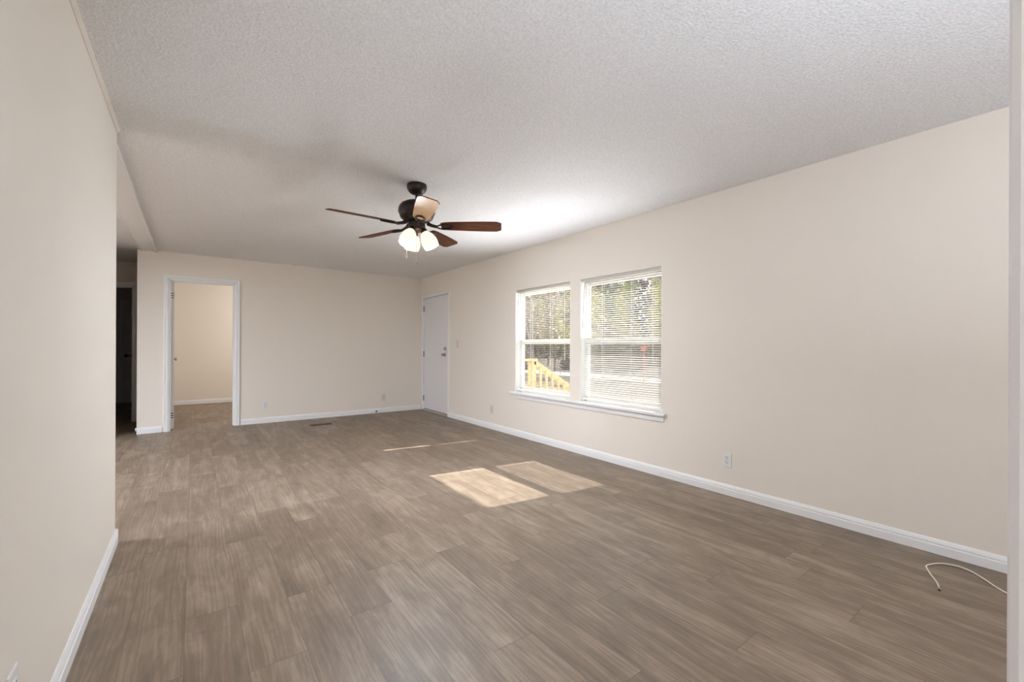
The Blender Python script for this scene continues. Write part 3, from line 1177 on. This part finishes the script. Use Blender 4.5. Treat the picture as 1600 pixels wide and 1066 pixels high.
root = empty('added_uplight', (0.92, -1.0, 0))  # added unseen lamp, throws light onto the ceiling
tag(root, 'upward bowl lamp added behind the camera to brighten the ceiling', 'floor lamp')
MB().lathe([(0, 0), (0.15, 0), (0.15, 0.012), (0.03, 0.03), (0, 0.03)], 32).build('base', M['bronze'], root, smooth=True)
MB().lathe([(0, 0.02), (0.013, 0.02), (0.013, 0.80), (0, 0.80)], 16).build('pole', M['bronze'], root, smooth=True)
MB().lathe([(0.02, 0.78), (0.09, 0.805), (0.15, 0.85), (0.18, 0.91), (0.174, 0.91), (0.145, 0.857), (0.088, 0.813), (0.0, 0.79)], 32).build('bowl', M['bronze'], root, smooth=True)
lu = bpy.data.lights.new('added_uplight_source', 'AREA')
lu.shape = 'DISK'
lu.size = 0.34
lu.energy = UPLIGHT_W
lu.color = (0.91, 0.99, 1.13)
lo_ = bpy.data.objects.new('added_uplight_source', lu)
lo_.location = (0, 0, 0.895)
lo_.rotation_euler = (PI, 0, 0)
lo_.parent = root
COL.objects.link(lo_)

root = empty('added_strip_light', (-3.3, 4.2, H), PI / 2)  # added unseen strip, brightens the far end of the room
tag(root, 'long white strip light added out of view past the left wall', 'added light')
MB().box((-0.65, -0.17, -0.05), (0.65, 0.17, 0.0), 0.012).build('housing', M['vinyl'], root)
MB().box((-0.63, -0.15, -0.075), (0.63, 0.15, -0.046), 0.02).build('diffuser', M['frost'], root)
la = bpy.data.lights.new('added_strip_source', 'AREA')
la.shape = 'RECTANGLE'
la.size, la.size_y = 1.24, 0.28
la.energy = KITCHEN_W
la.color = (0.91, 0.99, 1.13)
lo_ = bpy.data.objects.new('added_strip_source', la)
lo_.location = (0, 0, -0.08)
lo_.parent = root
COL.objects.link(lo_)

# ------------------------------------------------------------------ outdoors
GZ = -0.90
struct(MB().box((XR + WT, -40, GZ - 0.3), (110, 130, GZ)).build('ground', M['ground']),
       'sandy yard and leaf-strewn ground seen through the blinds', 'ground')

struct(MB().box((XR + WT, -12, GZ), (13.0, 22, GZ + 0.03)).build('bounce_slab', M['reflector']),  # added reflector below the sightline, sends sun up through the windows
       'pale slab added below sight to bounce sun into the windows', 'bounce_slab')

# porch by the entry door
root = empty('porch', (4.3, 6.5, GZ))
tag(root, 'new yellow pine porch with stair railing outside the far window', 'porch')


def pp(b, nm, m=M['pine'], par=None):
    o = b.build(nm, m)
    o.data.transform(Matrix.Translation(-root.location))
    o.parent = par or root
    return o


DK = -0.06
b = MB()
for i in range(8):
    b.box((XR + WT + 0.02, 5.62 + i * 0.245, DK - 0.03), (4.74, 5.62 + i * 0.245 + 0.235, DK))
pp(b, 'deck')
RY = 5.66
for x, y in ((3.66, RY), (4.66, RY), (4.66, 7.52), (3.66, 7.52)):
    pp(MB().box((x - 0.045, y - 0.045, GZ), (x + 0.045, y + 0.045, 0.97), 0.004), 'post')
pp(MB().box((3.60, RY - 0.07, 0.93), (4.72, RY + 0.07, 0.97), 0.004), 'handrail')
pp(MB().box((3.66, 7.45, 0.93), (4.72, 7.59, 0.97), 0.004), 'handrail')
for i in range(7):
    x = 3.80 + i * 0.125
    pp(MB().box((x - 0.018, RY - 0.06, DK - 0.02), (x + 0.018, RY - 0.025, 0.93)), 'baluster')
    pp(MB().box((x - 0.018, 7.45, DK - 0.02), (x + 0.018, 7.485, 0.93)), 'baluster')
# stairs going down in +X
SL = -0.56
run = 1.75
for yy in (RY, 7.52):
    xs, xe = 4.66, 4.66 + run
    o2 = [(xs, yy, 0.88), (xe, yy, 0.88 + SL * run), (xe, yy, 0.88 + SL * run + 0.09), (xs, yy, 0.97)]
    pp(MB().prism(o2, (0, -0.045, 0), (0, 0.045, 0)), 'handrail')
    o2 = [(xs, yy, DK - 0.30), (xe, yy, DK - 0.30 + SL * run), (xe, yy, DK + SL * run), (xs, yy, DK)]
    pp(MB().prism(o2, (0, -0.02, 0), (0, 0.02, 0)), 'stringer')
    pp(MB().box((xe - 0.09, yy - 0.045, GZ), (xe, yy + 0.045, 0.95 + SL * run), 0.004), 'post')
    for i in range(11):
        x = 4.80 + i * 0.14
        zt = 0.88 + SL * (x - 4.66)
        pp(MB().box((x - 0.018, yy - 0.06, DK - 0.10 + SL * (x - 4.66)), (x + 0.018, yy - 0.025, zt + 0.05)), 'baluster')
for i in range(4):
    xa = 4.74 + i * 0.32
    pp(MB().box((xa, RY, DK - 0.19 * (i + 1) - 0.04), (xa + 0.30, 7.52, DK - 0.19 * (i + 1))), 'tread')

# orange marker by the road
root = empty('roadside_sign', (20.99, 15.34, GZ))
tag(root, 'small orange sign on a stake beyond the near window', 'sign')
MB().box((-0.03, -0.03, 0), (0.03, 0.03, 1.90)).build('stake', M['orange'], root)
MB().box((-0.02, -0.17, 1.88), (0.02, 0.17, 2.20), 0.01, rot=Matrix.Rotation(R(32), 3, 'Z')).build('panel', M['orange'], root)

# trees
random.seed(11)


def make_tree(kind, seed):
    rnd = random.Random(seed)
    root = empty('tree', (0, 0, 0))
    h = {'pine': 15.0, 'grey': 12.0, 'gold': 9.0}[kind]
    r0 = {'pine': 0.17, 'grey': 0.14, 'gold': 0.10}[kind]
    tb = MB()
    lean = Vector((rnd.uniform(-.5, .5), rnd.uniform(-.5, .5), 0))
    pts = [Vector((0, 0, -0.2)) + lean * (t * t) + Vector((0, 0, h * t)) + Vector((rnd.uniform(-.08, .08), rnd.uniform(-.08, .08), 0)) * (t > 0) for t in [i / 8 for i in range(9)]]
    tb.tube(pts, [r0 * (1 - 0.85 * i / 8) for i in range(9)], 8)
    tips = []
    nb = {'pine': 16, 'grey': 26, 'gold': 20}[kind]
    start = {'pine': 0.40, 'grey': 0.14, 'gold': 0.10}[kind]
    for i in range(nb):
        t = start + (0.98 - start) * i / nb
        f = t * 8
        k = min(7, int(f))
        p = pts[k].lerp(pts[k + 1], f - k)
        a = rnd.uniform(0, 2 * PI)
        ln = {'pine': 2.2, 'grey': 3.0, 'gold': 2.4}[kind] * (1.15 - t * 0.75)
        dr = Vector((math.cos(a), math.sin(a), rnd.uniform(0.15, 0.75))).normalized()
        m_ = p + dr * ln * 0.55 + Vector((0, 0, rnd.uniform(-.1, .25)))
        e_ = p + dr * ln + Vector((rnd.uniform(-.3, .3), rnd.uniform(-.3, .3), rnd.uniform(-.2, .5)))
        tb.tube([p, m_, e_], [r0 * 0.30 * (1 - t * .6), r0 * 0.18 * (1 - t * .6), 0.012], 5)
        tips += [(m_, ln), (e_, ln)]
        for s in range(2):
            q = m_ + (e_ - m_) * rnd.random()
            e2 = q + Vector((rnd.uniform(-1, 1), rnd.uniform(-1, 1), rnd.uniform(-.2, .8))) * ln * 0.35
            tb.tube([q, e2], [r0 * 0.09, 0.008], 4)
            tips.append((e2, ln))
    trunk = tb.build('trunk', M['bark'], root)
    cb = MB()
    per = {'pine': 26, 'grey': 16, 'gold': 24}[kind]
    for p, ln in tips:
        for i in range(per):
            c = p + Vector((rnd.gauss(0, 1), rnd.gauss(0, 1), rnd.gauss(0, .7))) * ln * 0.26
            s = rnd.uniform(0.05, 0.14) if kind != 'grey' else rnd.uniform(0.03, 0.09)
            u = Vector((rnd.uniform(-1, 1), rnd.uniform(-1, 1), rnd.uniform(-1, 1))).normalized()
            w = u.orthogonal().normalized()
            vs = [cb.bm.verts.new(c + u * s * 1.4), cb.bm.verts.new(c + w * s * 0.6), cb.bm.verts.new(c - u * s * 1.2), cb.bm.verts.new(c - w * s * 0.6)]
            cb.bm.faces.new(vs)
    cb.build('crown', M[{'pine': 'leaf_dark', 'grey': 'leaf_grey', 'gold': 'leaf_gold'}[kind]], root)
    return root


def make_bush(seed):
    rnd = random.Random(seed)
    root = empty('bush', (0, 0, 0))
    cb = MB()
    for i in range(900):
        a, r_ = rnd.uniform(0, 2 * PI), rnd.random() ** 0.5
        z = rnd.uniform(0.02, 1.0) * (1.25 - r_ * r_)
        c = Vector((math.cos(a) * r_ * 1.1, math.sin(a) * r_ * 1.1, z * 1.3))
        s = rnd.uniform(0.05, 0.12)
        u = Vector((rnd.uniform(-1, 1), rnd.uniform(-1, 1), rnd.uniform(-1, 1))).normalized()
        w = u.orthogonal().normalized()
        vs = [cb.bm.verts.new(c + u * s * 1.4), cb.bm.verts.new(c + w * s * 0.6), cb.bm.verts.new(c - u * s * 1.2), cb.bm.verts.new(c - w * s * 0.6)]
        cb.bm.faces.new(vs)
    cb.build('foliage', M['leaf_grey'], root)
    sb = MB()
    for i in range(7):
        a = rnd.uniform(0, 2 * PI)
        sb.tube([(0.05 * math.cos(a), 0.05 * math.sin(a), -0.1), (0.6 * math.cos(a), 0.6 * math.sin(a), rnd.uniform(0.7, 1.2))], [0.02, 0.008], 5)
    sb.build('stems', M['bark'], root)
    return root


TL = {'pine': 'tall dull green tree in the woods beyond the yard',
      'grey': 'bare grey-brown tree in the woods beyond the yard',
      'gold': 'small yellow-green tree in the woods beyond the yard'}
protos = {k: [make_tree(k, 3 + i * 7) for i in range(2)] for k in TL}
used = set()
spots = []
tries = 0
while len(spots) < 150 and tries < 20000:
    tries += 1
    ang = R(random.uniform(27, 63))
    d_ = 27 + 50 * random.random() ** 0.75
    p = Vector((d_ * math.cos(ang), d_ * math.sin(ang), 0))
    if all((p - q).length > 4.0 for q in spots):
        spots.append(p)
for p in spots:
    kind = random.choices(['pine', 'grey', 'gold'], [0.30, 0.52, 0.18])[0]
    pr_ = random.choice(protos[kind])
    o = pr_ if pr_.name not in used else copy_tree(pr_)
    used.add(pr_.name)
    s = random.uniform(0.85, 1.2)
    o.location = (p.x, p.y, GZ)
    o.rotation_euler = (0, 0, random.uniform(0, 2 * PI))
    o.scale = (0.5 * s, 0.5 * s, s)
    tag(o, TL[kind], 'tree', 'trees of the woods outside: ' + kind.replace('pine', 'dull green').replace('grey', 'bare grey').replace('gold', 'yellow-green'))
# one slim tree nearer the house, seen through the far window
for k in TL:
    for pr_ in protos[k]:
        if pr_.name not in used:
            pr_.location = (50, 30, GZ)
            tag(pr_, TL[k], 'tree', 'trees of the woods outside')
near = copy_tree(protos['grey'][0])
near.location = (13.05, 15.94, GZ)
near.scale = (0.8, 0.8, 1.0)
near.rotation_euler = (0, 0, 1.0)
tag(near, 'slim dark trunk standing alone beyond the porch rail', 'tree')

bush0 = make_bush(5)
bspots = []
tries = 0
while len(bspots) < 46 and tries < 20000:
    tries += 1
    ang = R(random.uniform(27, 63))
    d_ = random.uniform(31, 50)
    p = Vector((d_ * math.cos(ang), d_ * math.sin(ang), 0))
    if all((p - q).length > 2.6 for q in bspots) and all((p - q).length > 2.9 for q in spots):
        bspots.append(p)
for i, p in enumerate(bspots):
    o = bush0 if i == 0 else copy_tree(bush0)
    s = random.uniform(0.7, 1.1)
    o.location = (p.x, p.y, GZ)
    o.rotation_euler = (0, 0, random.uniform(0, 6))
    o.scale = (s, s, s * random.uniform(0.8, 1.6))
    tag(o, 'low twiggy bush at the foot of the woods', 'bush', 'bushes at the foot of the woods')

# the depth of the woods behind the single trees
rnd = random.Random(21)
wb = MB()
for i in range(26000):
    ang = R(rnd.uniform(24, 66))
    d_ = rnd.uniform(86, 100)
    c = Vector((d_ * math.cos(ang), d_ * math.sin(ang), GZ + 19.0 * rnd.random() ** 1.25))
    s = rnd.uniform(0.25, 0.60)
    u = Vector((rnd.uniform(-1, 1), rnd.uniform(-1, 1), rnd.uniform(-1, 1))).normalized()
    w = u.orthogonal().normalized()
    vs = [wb.bm.verts.new(c + u * s * 1.4), wb.bm.verts.new(c + w * s * 0.7), wb.bm.verts.new(c - u * s * 1.2), wb.bm.verts.new(c - w * s * 0.7)]
    wb.bm.faces.new(vs)
for i in range(160):
    ang = R(rnd.uniform(24, 66))
    d_ = rnd.uniform(86, 100)
    c = Vector((d_ * math.cos(ang), d_ * math.sin(ang), GZ - 0.2))
    wb.tube([c, c + Vector((rnd.uniform(-1, 1), rnd.uniform(-1, 1), rnd.uniform(13, 19)))], [0.2, 0.05], 6)
tag(wb.build('outside_woods', M['leaf_grey']), 'dense grey-brown mass of woods behind the single trees', 'woods', kind='stuff')
